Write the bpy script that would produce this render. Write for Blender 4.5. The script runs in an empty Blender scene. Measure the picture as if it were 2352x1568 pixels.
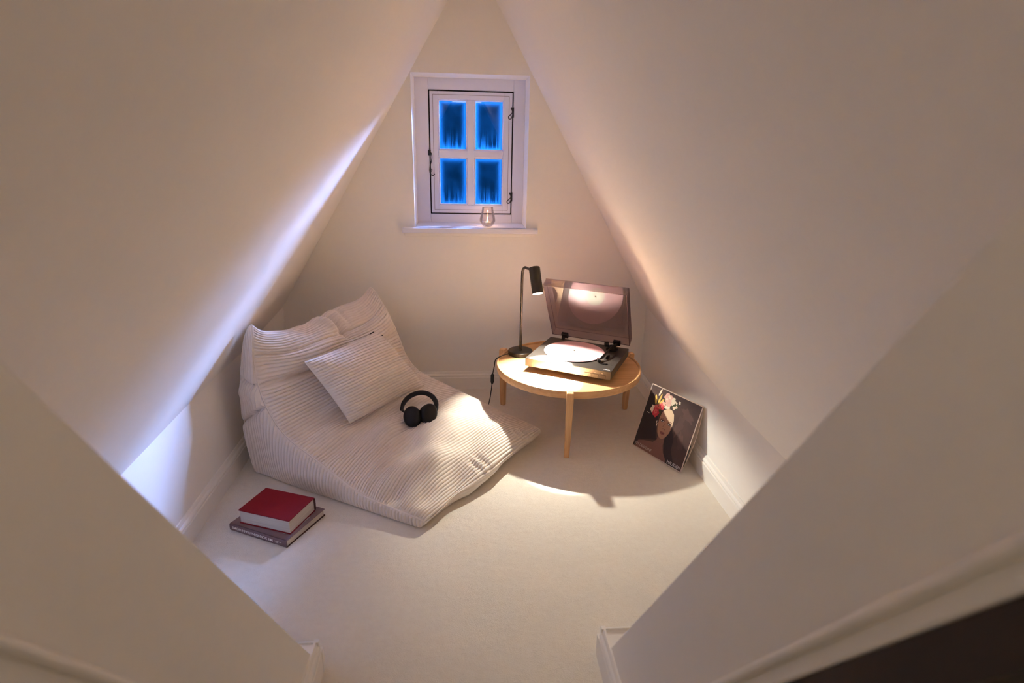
import bpy, math, random
import numpy as np
from mathutils import Matrix, Vector, Euler

sc = bpy.context.scene
col = sc.collection
random.seed(4)
rng = np.random.RandomState(7)

# ------------------------------------------------------------------ camera
cam_d = bpy.data.cameras.new('camera')
cam = bpy.data.objects.new('camera', cam_d)
col.objects.link(cam)
R = Matrix(((0.9966080024923911, 0.005672024118637646, -0.08209943672476532),
            (-0.07952522499225696, 0.32302724134022964, -0.9430424910586224),
            (0.02117139480660304, 0.9463726694566569, 0.32238260273690994)))
cam.matrix_world = Matrix.Translation((0, 0, 1.37)) @ R.to_4x4()
cam_d.sensor_width = 36.0
cam_d.lens = 1340.0 / 2352.0 * 36.0
cam_d.clip_start = 0.02
cam_d.clip_end = 100
cam_d.dof.use_dof = True
cam_d.dof.focus_distance = 2.6
cam_d.dof.aperture_fstop = 2.8
sc.camera = cam

# ------------------------------------------------------------------ world, lights, exposure
wd = bpy.data.worlds.new('world')
sc.world = wd
wd.use_nodes = True
bg = wd.node_tree.nodes['Background']
bg.inputs[0].default_value = (0.001, 0.034, 0.115, 1)
bg.inputs[1].default_value = 0.22

WARM = (1.0, 0.965, 0.835)
BEAM_W = 2800.0     # narrow reflector beam of the reading lamp
SPILL_W = 26.0     # its wide spill
STREET_W = 300.0
FILL_W = 1.6
EXPOSURE = 1.23


def look_at(o, target):
    d = Vector(target) - o.location
    o.rotation_euler = d.to_track_quat('-Z', 'Y').to_euler()


def area_light(name, loc, target, w, h, power, color, spread=180):
    d = bpy.data.lights.new(name, 'AREA')
    d.shape = 'RECTANGLE'; d.size = w; d.size_y = h
    d.energy = power; d.color = color
    d.spread = math.radians(spread)
    o = bpy.data.objects.new(name, d); col.objects.link(o)
    o.location = loc; look_at(o, target)
    return o


# lamp standing outside, to the right of the window, shining in through the glass
area_light('street_light', (1.95, 6.3, 3.08), (0.04, 3.2, 1.3), 1.10, 2.00, STREET_W, (0.34, 0.50, 1.0), spread=60)
# dim warm fill added behind the camera to lift the ambient; no fixture there
area_light('fill_light', (0.05, -0.65, 1.95), (0.05, 0.6, 0.9), 0.35, 0.35, FILL_W, (1.0, 0.80, 0.60))

vs = sc.view_settings
sc.display_settings.display_device = 'sRGB'
vs.view_transform = 'Standard'
vs.look = 'None'
vs.exposure = EXPOSURE
vs.gamma = 1.0
vs.use_curve_mapping = False
sc.cycles.max_bounces = 16
sc.cycles.diffuse_bounces = 8
sc.cycles.transparent_max_bounces = 16


# ------------------------------------------------------------------ materials
def new_mat(name):
    m = bpy.data.materials.new(name); m.use_nodes = True
    nt = m.node_tree
    return m, nt, nt.nodes['Principled BSDF'], nt.nodes['Material Output']


def simple(name, color, rough=0.6, metal=0.0, bump=0.0, bscale=60.0, var=0.0, spec=0.5, coat=0.0):
    m, nt, b, out = new_mat(name)
    b.inputs['Base Color'].default_value = (*color, 1)
    b.inputs['Roughness'].default_value = rough
    b.inputs['Metallic'].default_value = metal
    b.inputs['Specular IOR Level'].default_value = spec
    b.inputs['Coat Weight'].default_value = coat
    tc = nt.nodes.new('ShaderNodeTexCoord')
    n = nt.nodes.new('ShaderNodeTexNoise'); n.inputs['Scale'].default_value = bscale
    n.inputs['Detail'].default_value = 6
    nt.links.new(tc.outputs['Object'], n.inputs['Vector'])
    if var > 0:
        mx = nt.nodes.new('ShaderNodeMix'); mx.data_type = 'RGBA'
        mx.inputs[6].default_value = (*[c * (1 - var) for c in color], 1)
        mx.inputs[7].default_value = (*[min(1, c * (1 + var)) for c in color], 1)
        nt.links.new(n.outputs['Fac'], mx.inputs[0])
        nt.links.new(mx.outputs[2], b.inputs['Base Color'])
    if bump > 0:
        bp = nt.nodes.new('ShaderNodeBump'); bp.inputs['Strength'].default_value = bump
        bp.inputs['Distance'].default_value = 0.002
        nt.links.new(n.outputs['Fac'], bp.inputs['Height'])
        nt.links.new(bp.outputs['Normal'], b.inputs['Normal'])
    return m


M_wall = simple('painted_plaster', (0.86, 0.83, 0.775), 0.75, bump=0.12, bscale=35, var=0.015)
M_trim = simple('painted_trim', (0.86, 0.825, 0.77), 0.38, bump=0.03, bscale=90)
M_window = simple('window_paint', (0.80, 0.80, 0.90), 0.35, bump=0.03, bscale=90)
M_darkwall = simple('dark_brown_boards', (0.030, 0.016, 0.009), 0.7, bump=0.1, bscale=20)
M_gap = simple('dark_seal', (0.03, 0.022, 0.022), 0.8)
M_seal2 = simple('fine_gap', (0.30, 0.26, 0.28), 0.8)
M_iron = simple('dark_iron', (0.06, 0.06, 0.07), 0.45, 0.7, bump=0.05)
M_black = simple('black_metal', (0.012, 0.008, 0.006), 0.42, 0.0, bump=0.02, bscale=200, spec=.35)
M_plastic = simple('matt_black_plastic', (0.007, 0.005, 0.0045), 0.5, bump=0.06, bscale=400, spec=.25)
M_pad = simple('black_leatherette', (0.006, 0.005, 0.005), 0.7, bump=0.2, bscale=300, spec=.2)
M_rubber = simple('black_rubber', (0.012, 0.011, 0.011), 0.6)
M_deck = simple('bronze_grey_plinth', (0.050, 0.040, 0.034), 0.42, 0.25, bump=0.03, bscale=300, var=0.05)
M_line = simple('dark_line', (0.03, 0.022, 0.018), 0.6)
M_white = simple('white_print', (0.85, 0.82, 0.78), 0.6)
M_offprint = simple('pale_print', (0.62, 0.55, 0.50), 0.6)
M_lightprint = simple('light_grey_print', (0.45, 0.42, 0.36), 0.5)
M_record = simple('pink_vinyl', (0.86, 0.50, 0.52), 0.32)
M_reclabel = simple('cream_label', (0.88, 0.80, 0.66), 0.5)
M_platter = simple('platter_pink_edge', (0.45, 0.16, 0.18), 0.35)
M_red = simple('red_cloth_cover', (0.19, 0.009, 0.015), 0.75, bump=0.15, bscale=600, var=0.06, spec=.15)
M_darkred = simple('dark_red_endpaper', (0.045, 0.006, 0.006), 0.6)
M_pages = simple('page_block', (0.66, 0.60, 0.50), 0.8)
M_mauve = simple('mauve_printed_cover', (0.205, 0.125, 0.122), 0.45, var=0.35, bscale=12, bump=0.02)
M_mauvespine = simple('mauve_spine', (0.155, 0.088, 0.092), 0.5, var=0.12, bscale=20)
M_card = simple('pale_card_edge', (0.62, 0.50, 0.42), 0.7)
M_wax = simple('white_wax', (0.85, 0.78, 0.68), 0.5)
M_alu = simple('aluminium_cup', (0.7, 0.7, 0.7), 0.3, 1.0)


def page_material():
    m, nt, b, out = new_mat('stacked_pages')
    tc = nt.nodes.new('ShaderNodeTexCoord')
    mp = nt.nodes.new('ShaderNodeMapping'); mp.inputs['Scale'].default_value = (6, 6, 900)
    n = nt.nodes.new('ShaderNodeTexNoise'); n.inputs['Scale'].default_value = 1.0; n.inputs['Detail'].default_value = 3
    cr = nt.nodes.new('ShaderNodeValToRGB')
    cr.color_ramp.elements[0].position = 0.3; cr.color_ramp.elements[0].color = (0.46, 0.41, 0.34, 1)
    cr.color_ramp.elements[1].position = 0.7; cr.color_ramp.elements[1].color = (0.70, 0.64, 0.55, 1)
    nt.links.new(tc.outputs['Object'], mp.inputs['Vector']); nt.links.new(mp.outputs[0], n.inputs['Vector'])
    nt.links.new(n.outputs['Fac'], cr.inputs[0]); nt.links.new(cr.outputs[0], b.inputs['Base Color'])
    b.inputs['Roughness'].default_value = 0.8
    return m


M_pages = page_material()


def carpet_material():
    m, nt, b, out = new_mat('cream_cut_pile')
    tc = nt.nodes.new('ShaderNodeTexCoord')
    n1 = nt.nodes.new('ShaderNodeTexNoise'); n1.inputs['Scale'].default_value = 420; n1.inputs['Detail'].default_value = 4
    n2 = nt.nodes.new('ShaderNodeTexNoise'); n2.inputs['Scale'].default_value = 38; n2.inputs['Detail'].default_value = 7
    n2.inputs['Roughness'].default_value = 0.65
    n3 = nt.nodes.new('ShaderNodeTexNoise'); n3.inputs['Scale'].default_value = 6; n3.inputs['Detail'].default_value = 4
    for n in (n1, n2, n3):
        nt.links.new(tc.outputs['Object'], n.inputs['Vector'])
    a = nt.nodes.new('ShaderNodeMath'); a.operation = 'MULTIPLY_ADD'; a.inputs[1].default_value = 0.5
    nt.links.new(n2.outputs['Fac'], a.inputs[0]); nt.links.new(n3.outputs['Fac'], a.inputs[2])
    cr = nt.nodes.new('ShaderNodeMix'); cr.data_type = 'RGBA'
    cr.inputs[6].default_value = (0.78, 0.70, 0.59, 1); cr.inputs[7].default_value = (0.88, 0.82, 0.71, 1)
    nt.links.new(n2.outputs['Fac'], cr.inputs[0]); nt.links.new(cr.outputs[2], b.inputs['Base Color'])
    b.inputs['Roughness'].default_value = 0.95
    b.inputs['Specular IOR Level'].default_value = 0.1
    b.inputs['Sheen Weight'].default_value = 0.25
    b1 = nt.nodes.new('ShaderNodeBump'); b1.inputs['Distance'].default_value = 0.014; b1.inputs['Strength'].default_value = 0.5
    nt.links.new(a.outputs[0], b1.inputs['Height'])
    b2 = nt.nodes.new('ShaderNodeBump'); b2.inputs['Distance'].default_value = 0.004; b2.inputs['Strength'].default_value = 0.8
    nt.links.new(n1.outputs['Fac'], b2.inputs['Height']); nt.links.new(b1.outputs[0], b2.inputs['Normal'])
    nt.links.new(b2.outputs[0], b.inputs['Normal'])
    return m


M_carpet = carpet_material()


def cord_material():
    m, nt, b, out = new_mat('cream_corduroy')
    tc = nt.nodes.new('ShaderNodeTexCoord')
    n1 = nt.nodes.new('ShaderNodeTexNoise'); n1.inputs['Scale'].default_value = 330; n1.inputs['Detail'].default_value = 5
    n2 = nt.nodes.new('ShaderNodeTexNoise'); n2.inputs['Scale'].default_value = 14; n2.inputs['Detail'].default_value = 5
    nt.links.new(tc.outputs['Object'], n1.inputs['Vector']); nt.links.new(tc.outputs['Object'], n2.inputs['Vector'])
    mx = nt.nodes.new('ShaderNodeMix'); mx.data_type = 'RGBA'
    mx.inputs[6].default_value = (0.74, 0.645, 0.57, 1); mx.inputs[7].default_value = (0.86, 0.78, 0.70, 1)
    nt.links.new(n2.outputs['Fac'], mx.inputs[0]); nt.links.new(mx.outputs[2], b.inputs['Base Color'])
    b.inputs['Roughness'].default_value = 0.9
    b.inputs['Specular IOR Level'].default_value = 0.15
    b.inputs['Sheen Weight'].default_value = 0.3
    bp = nt.nodes.new('ShaderNodeBump'); bp.inputs['Distance'].default_value = 0.002; bp.inputs['Strength'].default_value = 0.5
    nt.links.new(n1.outputs['Fac'], bp.inputs['Height']); nt.links.new(bp.outputs[0], b.inputs['Normal'])
    return m


M_cord = cord_material()


def oak_material(name, scale, axis='x'):
    m, nt, b, out = new_mat(name)
    tc = nt.nodes.new('ShaderNodeTexCoord')
    mp = nt.nodes.new('ShaderNodeMapping')
    mp.inputs['Scale'].default_value = scale
    if axis == 'x':
        mp.inputs['Rotation'].default_value = (0, 0, math.radians(12))
    n = nt.nodes.new('ShaderNodeTexNoise'); n.inputs['Scale'].default_value = 1.0; n.inputs['Detail'].default_value = 7
    n.inputs['Distortion'].default_value = 0.4
    nt.links.new(tc.outputs['Object'], mp.inputs['Vector']); nt.links.new(mp.outputs[0], n.inputs['Vector'])
    cr = nt.nodes.new('ShaderNodeValToRGB')
    cr.color_ramp.elements[0].position = 0.28; cr.color_ramp.elements[0].color = (0.56, 0.30, 0.125, 1)
    cr.color_ramp.elements[1].position = 0.72; cr.color_ramp.elements[1].color = (0.74, 0.45, 0.215, 1)
    nt.links.new(n.outputs['Fac'], cr.inputs[0]); nt.links.new(cr.outputs[0], b.inputs['Base Color'])
    b.inputs['Roughness'].default_value = 0.42
    bp = nt.nodes.new('ShaderNodeBump'); bp.inputs['Distance'].default_value = 0.0006; bp.inputs['Strength'].default_value = 0.3
    nt.links.new(n.outputs['Fac'], bp.inputs['Height']); nt.links.new(bp.outputs[0], b.inputs['Normal'])
    return m


M_oak = oak_material('oak_top', (3, 70, 70))
M_oakleg = oak_material('oak_leg', (90, 90, 4), 'z')


def acrylic_material(name, tint, ior=1.5, refl=1.0):
    m = bpy.data.materials.new(name); m.use_nodes = True
    nt = m.node_tree; nt.nodes.clear()
    out = nt.nodes.new('ShaderNodeOutputMaterial')
    tr = nt.nodes.new('ShaderNodeBsdfTransparent'); tr.inputs[0].default_value = (*tint, 1)
    gl = nt.nodes.new('ShaderNodeBsdfGlossy'); gl.inputs['Roughness'].default_value = 0.03
    fr = nt.nodes.new('ShaderNodeFresnel'); fr.inputs[0].default_value = ior
    mx = nt.nodes.new('ShaderNodeMixShader')
    ml = nt.nodes.new('ShaderNodeMath'); ml.operation = 'MULTIPLY'; ml.inputs[1].default_value = refl
    nt.links.new(fr.outputs[0], ml.inputs[0])
    nt.links.new(ml.outputs[0], mx.inputs[0]); nt.links.new(tr.outputs[0], mx.inputs[1]); nt.links.new(gl.outputs[0], mx.inputs[2])
    nt.links.new(mx.outputs[0], out.inputs[0])
    return m


M_smoke = acrylic_material('smoked_acrylic', (0.68, 0.60, 0.60), 1.5, .15)
M_smokerim = simple('smoked_rim', (0.22, 0.19, 0.22), 0.2)
M_smokeedge = simple('acrylic_edge', (0.05, 0.03, 0.035), 0.2)
M_glass = acrylic_material('thin_clear_glass', (0.95, 0.92, 0.91), 1.45, .6)


def pane_material():
    m = bpy.data.materials.new('misted_glass'); m.use_nodes = True
    nt = m.node_tree; nt.nodes.clear(); L = nt.links
    N = nt.nodes.new
    out = N('ShaderNodeOutputMaterial')
    tc = N('ShaderNodeTexCoord'); sep = N('ShaderNodeSeparateXYZ'); L.new(tc.outputs['Generated'], sep.inputs[0])

    def math_(op, a, b=None, c=None, clamp=False):
        n = N('ShaderNodeMath'); n.operation = op; n.use_clamp = clamp
        for i, v in enumerate((a, b, c)):
            if v is None: continue
            if hasattr(v, 'is_output'): L.new(v, n.inputs[i])
            else: n.inputs[i].default_value = v
        return n.outputs[0]
    ax = math_('MULTIPLY', math_('ABSOLUTE', math_('SUBTRACT', sep.outputs[0], 0.5)), 2.0)
    az = math_('MULTIPLY', math_('ABSOLUTE', math_('SUBTRACT', sep.outputs[2], 0.5)), 2.0)
    ex = math_('POWER', ax, 7.0); ez = math_('POWER', az, 14.0)
    edge = math_('MAXIMUM', ex, ez)
    # run-down drips: noise stretched vertically, stronger near the foot of each pane
    mp = N('ShaderNodeMapping'); mp.inputs['Scale'].default_value = (150, 1, 5.0)
    L.new(tc.outputs['Object'], mp.inputs['Vector'])
    n = N('ShaderNodeTexNoise'); n.inputs['Scale'].default_value = 1.0; n.inputs['Detail'].default_value = 5
    L.new(mp.outputs[0], n.inputs['Vector'])
    n2 = N('ShaderNodeTexNoise'); n2.inputs['Scale'].default_value = 9; n2.inputs['Detail'].default_value = 3
    L.new(tc.outputs['Object'], n2.inputs['Vector'])
    foot = math_('POWER', math_('SUBTRACT', 1.0, sep.outputs[2]), 8.0)
    drip = math_('MULTIPLY', math_('GREATER_THAN', n.outputs['Fac'], 0.52), foot)
    drip = math_('MULTIPLY', drip, 0.5)
    haze = math_('MULTIPLY', math_('SUBTRACT', n2.outputs['Fac'], 0.42, None, True), 0.08)
    f = math_('ADD', edge, drip); f = math_('ADD', f, haze)
    f = math_('MULTIPLY_ADD', f, 0.95, 0.006, True)
    tr = N('ShaderNodeBsdfTransparent'); tr.inputs[0].default_value = (0.93, 0.95, 1, 1)
    tl = N('ShaderNodeBsdfTranslucent'); tl.inputs[0].default_value = (0.008, 0.105, 0.235, 1)  # mist itself is white; blue light is put into these two colours
    df = N('ShaderNodeBsdfDiffuse'); df.inputs[0].default_value = (0.05, 0.16, 0.40, 1)
    m0 = N('ShaderNodeMixShader'); m0.inputs[0].default_value = 0.25
    L.new(tl.outputs[0], m0.inputs[1]); L.new(df.outputs[0], m0.inputs[2])
    m1 = N('ShaderNodeMixShader'); L.new(f, m1.inputs[0]); L.new(tr.outputs[0], m1.inputs[1]); L.new(m0.outputs[0], m1.inputs[2])
    gl = N('ShaderNodeBsdfGlossy'); gl.inputs['Roughness'].default_value = 0.02
    fr = N('ShaderNodeFresnel'); fr.inputs[0].default_value = 1.5
    m2 = N('ShaderNodeMixShader'); L.new(fr.outputs[0], m2.inputs[0]); L.new(m1.outputs[0], m2.inputs[1]); L.new(gl.outputs[0], m2.inputs[2])
    L.new(m2.outputs[0], out.inputs[0])
    return m


M_pane = pane_material()


def emis(name, color, strength):
    m = bpy.data.materials.new(name); m.use_nodes = True
    nt = m.node_tree; nt.nodes.clear()
    out = nt.nodes.new('ShaderNodeOutputMaterial'); e = nt.nodes.new('ShaderNodeEmission')
    e.inputs[0].default_value = (*color, 1); e.inputs[1].default_value = strength
    nt.links.new(e.outputs[0], out.inputs[0])
    return m


M_bulb = emis('lamp_diffuser_glow', (1.0, 0.86, 0.68), 9.0)
M_flame = emis('flame', (1.0, 0.72, 0.42), 14.0)


# ------------------------------------------------------------------ mesh helpers
class MB:
    def __init__(s): s.v = []; s.f = []; s.mi = []; s.m = 0

    def add(s, vs_, fs_):
        o = len(s.v); s.v += [tuple(p) for p in vs_]
        for f in fs_:
            s.f.append(tuple(i + o for i in f)); s.mi.append(s.m)
        return s

    def box(s, x0, x1, y0, y1, z0, z1, T=None):
        vs_ = [(x, y, z) for z in (z0, z1) for y in (y0, y1) for x in (x0, x1)]
        if T is not None: vs_ = [tuple(T @ Vector(p)) for p in vs_]
        return s.add(vs_, [(0, 2, 3, 1), (4, 5, 7, 6), (0, 1, 5, 4), (2, 6, 7, 3), (0, 4, 6, 2), (1, 3, 7, 5)])

    def prism(s, poly, d, T=None):
        """poly: list of 3d points; d: extrusion vector"""
        n = len(poly); a = [Vector(p) for p in poly]; b = [p + Vector(d) for p in a]
        vs_ = a + b
        if T is not None: vs_ = [T @ p for p in vs_]
        fs_ = [tuple(range(n))[::-1], tuple(range(n, 2 * n))]
        fs_ += [(i, (i + 1) % n, n + (i + 1) % n, n + i) for i in range(n)]
        return s.add([tuple(p) for p in vs_], fs_)

    def lathe(s, prof, segs=48, T=None, cap=True, sx=1.0, sy=1.0):
        """prof: (r,z) list, revolved about z"""
        vs_ = []
        for r, z in prof:
            for k in range(segs):
                a = 2 * math.pi * k / segs
                vs_.append((r * math.cos(a) * sx, r * math.sin(a) * sy, z))
        fs_ = []
        for j in range(len(prof) - 1):
            for k in range(segs):
                k2 = (k + 1) % segs
                fs_.append((j * segs + k, j * segs + k2, (j + 1) * segs + k2, (j + 1) * segs + k))
        if cap:
            fs_.append(tuple(range(segs))[::-1]); L0 = (len(prof) - 1) * segs
            fs_.append(tuple(range(L0, L0 + segs)))
        if T is not None: vs_ = [tuple(T @ Vector(p)) for p in vs_]
        return s.add(vs_, fs_)

    def tube(s, pts, rad, segs=12, T=None, cap=True, flat=1.0):
        pts = [Vector(p) for p in pts]; n = len(pts)
        rads = rad if hasattr(rad, '__len__') else [rad] * n
        t0 = (pts[1] - pts[0]).normalized()
        up = Vector((0, 0, 1)) if abs(t0.z) < 0.9 else Vector((0, 1, 0))
        nrm = (up - up.dot(t0) * t0).normalized(); vs_ = []
        for i in range(n):
            t = (pts[min(i + 1, n - 1)] - pts[max(i - 1, 0)]).normalized()
            nrm = (nrm - nrm.dot(t) * t).normalized(); bn = t.cross(nrm)
            for k in range(segs):
                a = 2 * math.pi * k / segs
                vs_.append(pts[i] + (nrm * math.cos(a) * flat + bn * math.sin(a)) * rads[i])
        fs_ = []
        for j in range(n - 1):
            for k in range(segs):
                k2 = (k + 1) % segs
                fs_.append((j * segs + k, j * segs + k2, (j + 1) * segs + k2, (j + 1) * segs + k))
        if cap:
            fs_.append(tuple(range(segs))[::-1]); L0 = (n - 1) * segs
            fs_.append(tuple(range(L0, L0 + segs)))
        if T is not None: vs_ = [T @ p for p in vs_]
        return s.add([tuple(p) for p in vs_], fs_)

    def build(s, name, mats, parent=None, smooth=False, bevel=0.0, seg=2, auto=35):
        me = bpy.data.meshes.new(name)
        me.from_pydata(s.v, [], s.f); me.validate(); me.update()
        for m in (mats if isinstance(mats, (list, tuple)) else [mats]): me.materials.append(m)
        if len(set(s.mi)) > 1 and len(me.polygons) == len(s.mi):
            me.polygons.foreach_set('material_index', s.mi)
        o = bpy.data.objects.new(name, me); col.objects.link(o)
        if parent is not None: o.parent = parent
        if smooth:
            me.polygons.foreach_set('use_smooth', [True] * len(me.polygons))
            if auto: me.set_sharp_from_angle(angle=math.radians(auto))
        if bevel > 0:
            b = o.modifiers.new('bevel', 'BEVEL'); b.width = bevel; b.segments = seg; b.limit_method = 'ANGLE'
            b.angle_limit = math.radians(35)
        return o


def grid_obj(name, P, mat, parent=None, smooth=True):
    """P: (n,m,3) array"""
    n, m, _ = P.shape
    idx = np.arange(n * m).reshape(n, m)
    q = np.stack([idx[:-1, :-1], idx[:-1, 1:], idx[1:, 1:], idx[1:, :-1]], -1).reshape(-1, 4)
    me = bpy.data.meshes.new(name)
    me.vertices.add(n * m); me.vertices.foreach_set('co', P.reshape(-1).astype(np.float32))
    me.loops.add(q.size); me.loops.foreach_set('vertex_index', q.reshape(-1))
    me.polygons.add(len(q)); me.polygons.foreach_set('loop_start', np.arange(0, q.size, 4))
    me.polygons.foreach_set('loop_total', np.full(len(q), 4))
    me.update(); me.validate()
    me.polygons.foreach_set('use_smooth', [smooth] * len(me.polygons))
    me.materials.append(mat)
    o = bpy.data.objects.new(name, me); col.objects.link(o)
    if parent is not None: o.parent = parent
    return o


def empty(name, loc=(0, 0, 0), rz=0.0, rot=None):
    o = bpy.data.objects.new(name, None); col.objects.link(o)
    o.empty_display_size = 0.05
    o.location = loc; o.rotation_euler = rot if rot is not None else (0, 0, rz)
    return o


def tag(o, label=None, cat=None, group=None, kind=None):
    if label: o['label'] = label
    if cat: o['category'] = cat
    if group: o['group'] = group
    if kind: o['kind'] = kind
    return o


def struct(o, label=None):
    o['kind'] = 'structure'
    if label: o['label'] = label
    return o


def smooth_path(pts, n=12):
    """Catmull-Rom"""
    P = [Vector(p) for p in pts]; P = [2 * P[0] - P[1]] + P + [2 * P[-1] - P[-2]]
    out = []
    for i in range(1, len(P) - 2):
        for k in range(n):
            t = k / n
            a, b, c, d = P[i - 1], P[i], P[i + 1], P[i + 2]
            out.append(0.5 * ((2 * b) + (c - a) * t + (2 * a - 5 * b + 4 * c - d) * t * t + (3 * b - a - 3 * c + d) * t ** 3))
    out.append(P[-2])
    return out


def frame(origin, ex, ey, ez):
    T = Matrix.Identity(4)
    for i, v in enumerate((ex, ey, ez)):
        for j in range(3): T[j][i] = v[j]
    for j in range(3): T[j][3] = origin[j]
    return T


def text_obj(name, body, size, T, mat, parent, width=None, align='LEFT', offset=0.0):
    cu = bpy.data.curves.new(name, 'FONT'); cu.body = body; cu.size = size; cu.align_x = align
    cu.extrude = 0.0001; cu.offset = offset
    tmp = bpy.data.objects.new(name, cu); col.objects.link(tmp)
    bpy.context.view_layer.update()
    me = bpy.data.meshes.new_from_object(tmp.evaluated_get(bpy.context.evaluated_depsgraph_get()))
    col.objects.unlink(tmp); bpy.data.objects.remove(tmp)
    me.name = name
    S = Matrix.Identity(4)
    if width:
        xs = [v.co.x for v in me.vertices]; S[0][0] = width / (max(xs) - min(xs))
    me.transform(T @ S)
    me.materials.clear(); me.materials.append(mat)
    o = bpy.data.objects.new(name, me); col.objects.link(o); o.parent = parent
    return o


# ================================================================== THE ROOM
YB = 3.172           # gable wall
XL, XR = -0.985, 1.050
YF = -1.35
APX, APZ = 0.053, 2.202
kneeL = [(YF, .440), (1.50, .440), (2.05, .462), (2.55, .462), (YB, .495), (YB + .05, .497)]
kneeR = [(YF, .405), (1.60, .405), (1.93, .412), (2.27, .430), (2.60, .447), (YB, .492), (YB + .05, .495)]


def kz(prof, y):
    for (a, za), (b, zb) in zip(prof, prof[1:]):
        if y <= b: return za + (zb - za) * (y - a) / (b - a)
    return prof[-1][1]


# carpet floor: a fine surface with very shallow footprints and pile tracks
xs = np.linspace(-1.25, 1.30, 170); ys = np.linspace(YF - .1, YB + .25, 300)
X, Y = np.meshgrid(xs, ys)
Z = np.zeros_like(X)
for _ in range(60):
    px, py, s_ = rng.uniform(-1, 1), rng.uniform(.6, 3), rng.uniform(.03, .10)
    Z += rng.uniform(-.0016, .0012) * np.exp(-(((X - px) ** 2 + (Y - py) ** 2 * 1.6) / s_ ** 2))
floor = struct(grid_obj('floor', np.stack([X, Y, Z], -1), M_carpet), 'cream cut pile carpet covering the whole floor')

# gable wall with the window opening
WX0, WX1, WZ0, WZ1 = -0.256, 0.338, 0.928, 1.688
mb = MB()
mb.box(-1.25, WX0, YB, YB + .30, -.02, 2.45); mb.box(WX1, 1.30, YB, YB + .30, -.02, 2.45)
mb.box(WX0, WX1, YB, YB + .30, -.02, WZ0); mb.box(WX0, WX1, YB, YB + .30, WZ1, 2.45)
struct(mb.build('wall_back', M_wall), 'cream plastered gable wall with the small window')

# knee walls
for nm, x, prof, sgn, lab in (('wall_left', XL, kneeL, -1, 'low white knee wall on the left under the slope'),
                              ('wall_right', XR, kneeR, 1, 'low white knee wall on the right under the slope')):
    mb = MB()
    ysl = np.linspace(YF, YB + .02, 50)
    vs_ = []
    for y in ysl:
        z = kz(prof, y)
        vs_ += [(x, y, -.01), (x, y, z), (x + sgn * .12, y, z), (x + sgn * .12, y, -.01)]
    fs_ = []
    for i in range(len(ysl) - 1):
        for k in range(4):
            a = i * 4 + k; b = i * 4 + (k + 1) % 4
            fs_.append((a, b, b + 4, a + 4))
    fs_ += [(0, 1, 2, 3), tuple(len(vs_) - 4 + k for k in (3, 2, 1, 0))]
    mb.add(vs_, fs_)
    struct(mb.build(nm, M_wall, smooth=True, auto=30), lab)

# sloped ceilings (15 cm thick)
for nm, x, prof, sgn, lab in (('ceiling_left', XL, kneeL, -1, 'cream sloped ceiling on the left'),
                              ('ceiling_right', XR, kneeR, 1, 'cream sloped ceiling on the right')):
    ysl = np.linspace(YF, YB + .02, 60); ts = np.linspace(0, 1, 12)
    vs_ = []; nT = len(ts)
    for y in ysl:
        z0 = kz(prof, y)
        for t in ts:
            vs_.append((x + (APX - x) * t, y, z0 + (APZ - z0) * t))
        for t in ts[::-1]:
            vs_.append((x + (APX - x) * t + sgn * .13, y, z0 + (APZ - z0) * t + .08))
    m_ = 2 * nT; fs_ = []
    for i in range(len(ysl) - 1):
        for k in range(m_):
            a = i * m_ + k; b = i * m_ + (k + 1) % m_
            fs_.append((a, b, b + m_, a + m_))
    fs_ += [tuple(range(m_)), tuple(range(len(vs_) - m_, len(vs_)))[::-1]]
    mb = MB(); mb.add(vs_, fs_)
    struct(mb.build(nm, M_wall, smooth=True, auto=30), lab)

# rear end of the room behind the camera
mb = MB(); mb.box(-1.25, 1.30, YF - .12, YF, -.02, 2.45)
struct(mb.build('wall_front', M_darkwall), 'dark brown wall behind the viewer')


# inclined roof slabs that flank the entrance; outer face along L1, inner face along L3
def yz_far(z): return 1.185 - (z - .10) / 1.545
def yz_near(z): return .932 - (z - .10) / 1.545
CL, CR = -0.402, 0.386
for nm, c, sgn, far, lab in (('wall_entry_left', CL, -1, .026, 'inclined cream roof reveal on the left of the entrance'),
                        ('wall_entry_right', CR, 1, 0, 'inclined cream roof reveal on the right of the entrance')):
    mb = MB()
    zt = 1.72
    poly = [(c, yz_far(0) + far, 0), (c, yz_far(zt) + far, zt), (c, yz_near(zt), zt), (c, yz_near(0), 0)]
    mb.prism(poly, (sgn * .80, 0, 0))
    o = mb.build(nm, M_wall, bevel=.004)
    struct(o, lab)
    # dark brown lining on the side facing the viewer
    mb = MB()
    poly = [(c + sgn * .001, yz_near(0) + .0, 0), (c + sgn * .001, yz_near(zt), zt), (c + sgn * .001, yz_near(zt) - .05, zt), (c + sgn * .001, yz_near(0) - .05, 0)]
    mb.prism(poly, (sgn * .80, 0, 0)); mb.build('lining', M_darkwall, o)
    # thin bead where the two boards of the reveal meet
    mb = MB()
    pts = [(c - sgn * .001, yz_near(z) + (.045 if sgn < 0 else .032), z) for z in (0.02, .6, 1.2, 1.70)]
    mb.tube(pts, .0075, 14); mb.build('bead', M_trim, o, smooth=True)


# ---- skirting boards, swept profile (d = distance off the wall, z)
PROF = [(0, 0), (.018, 0), (.018, .070), (.0165, .073), (.014, .074), (.014, .078), (.0165, .080), (.0165, .084), (.0135, .089), (.009, .092), (.0075, .098), (.005, .104), (0, .104)]


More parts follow.
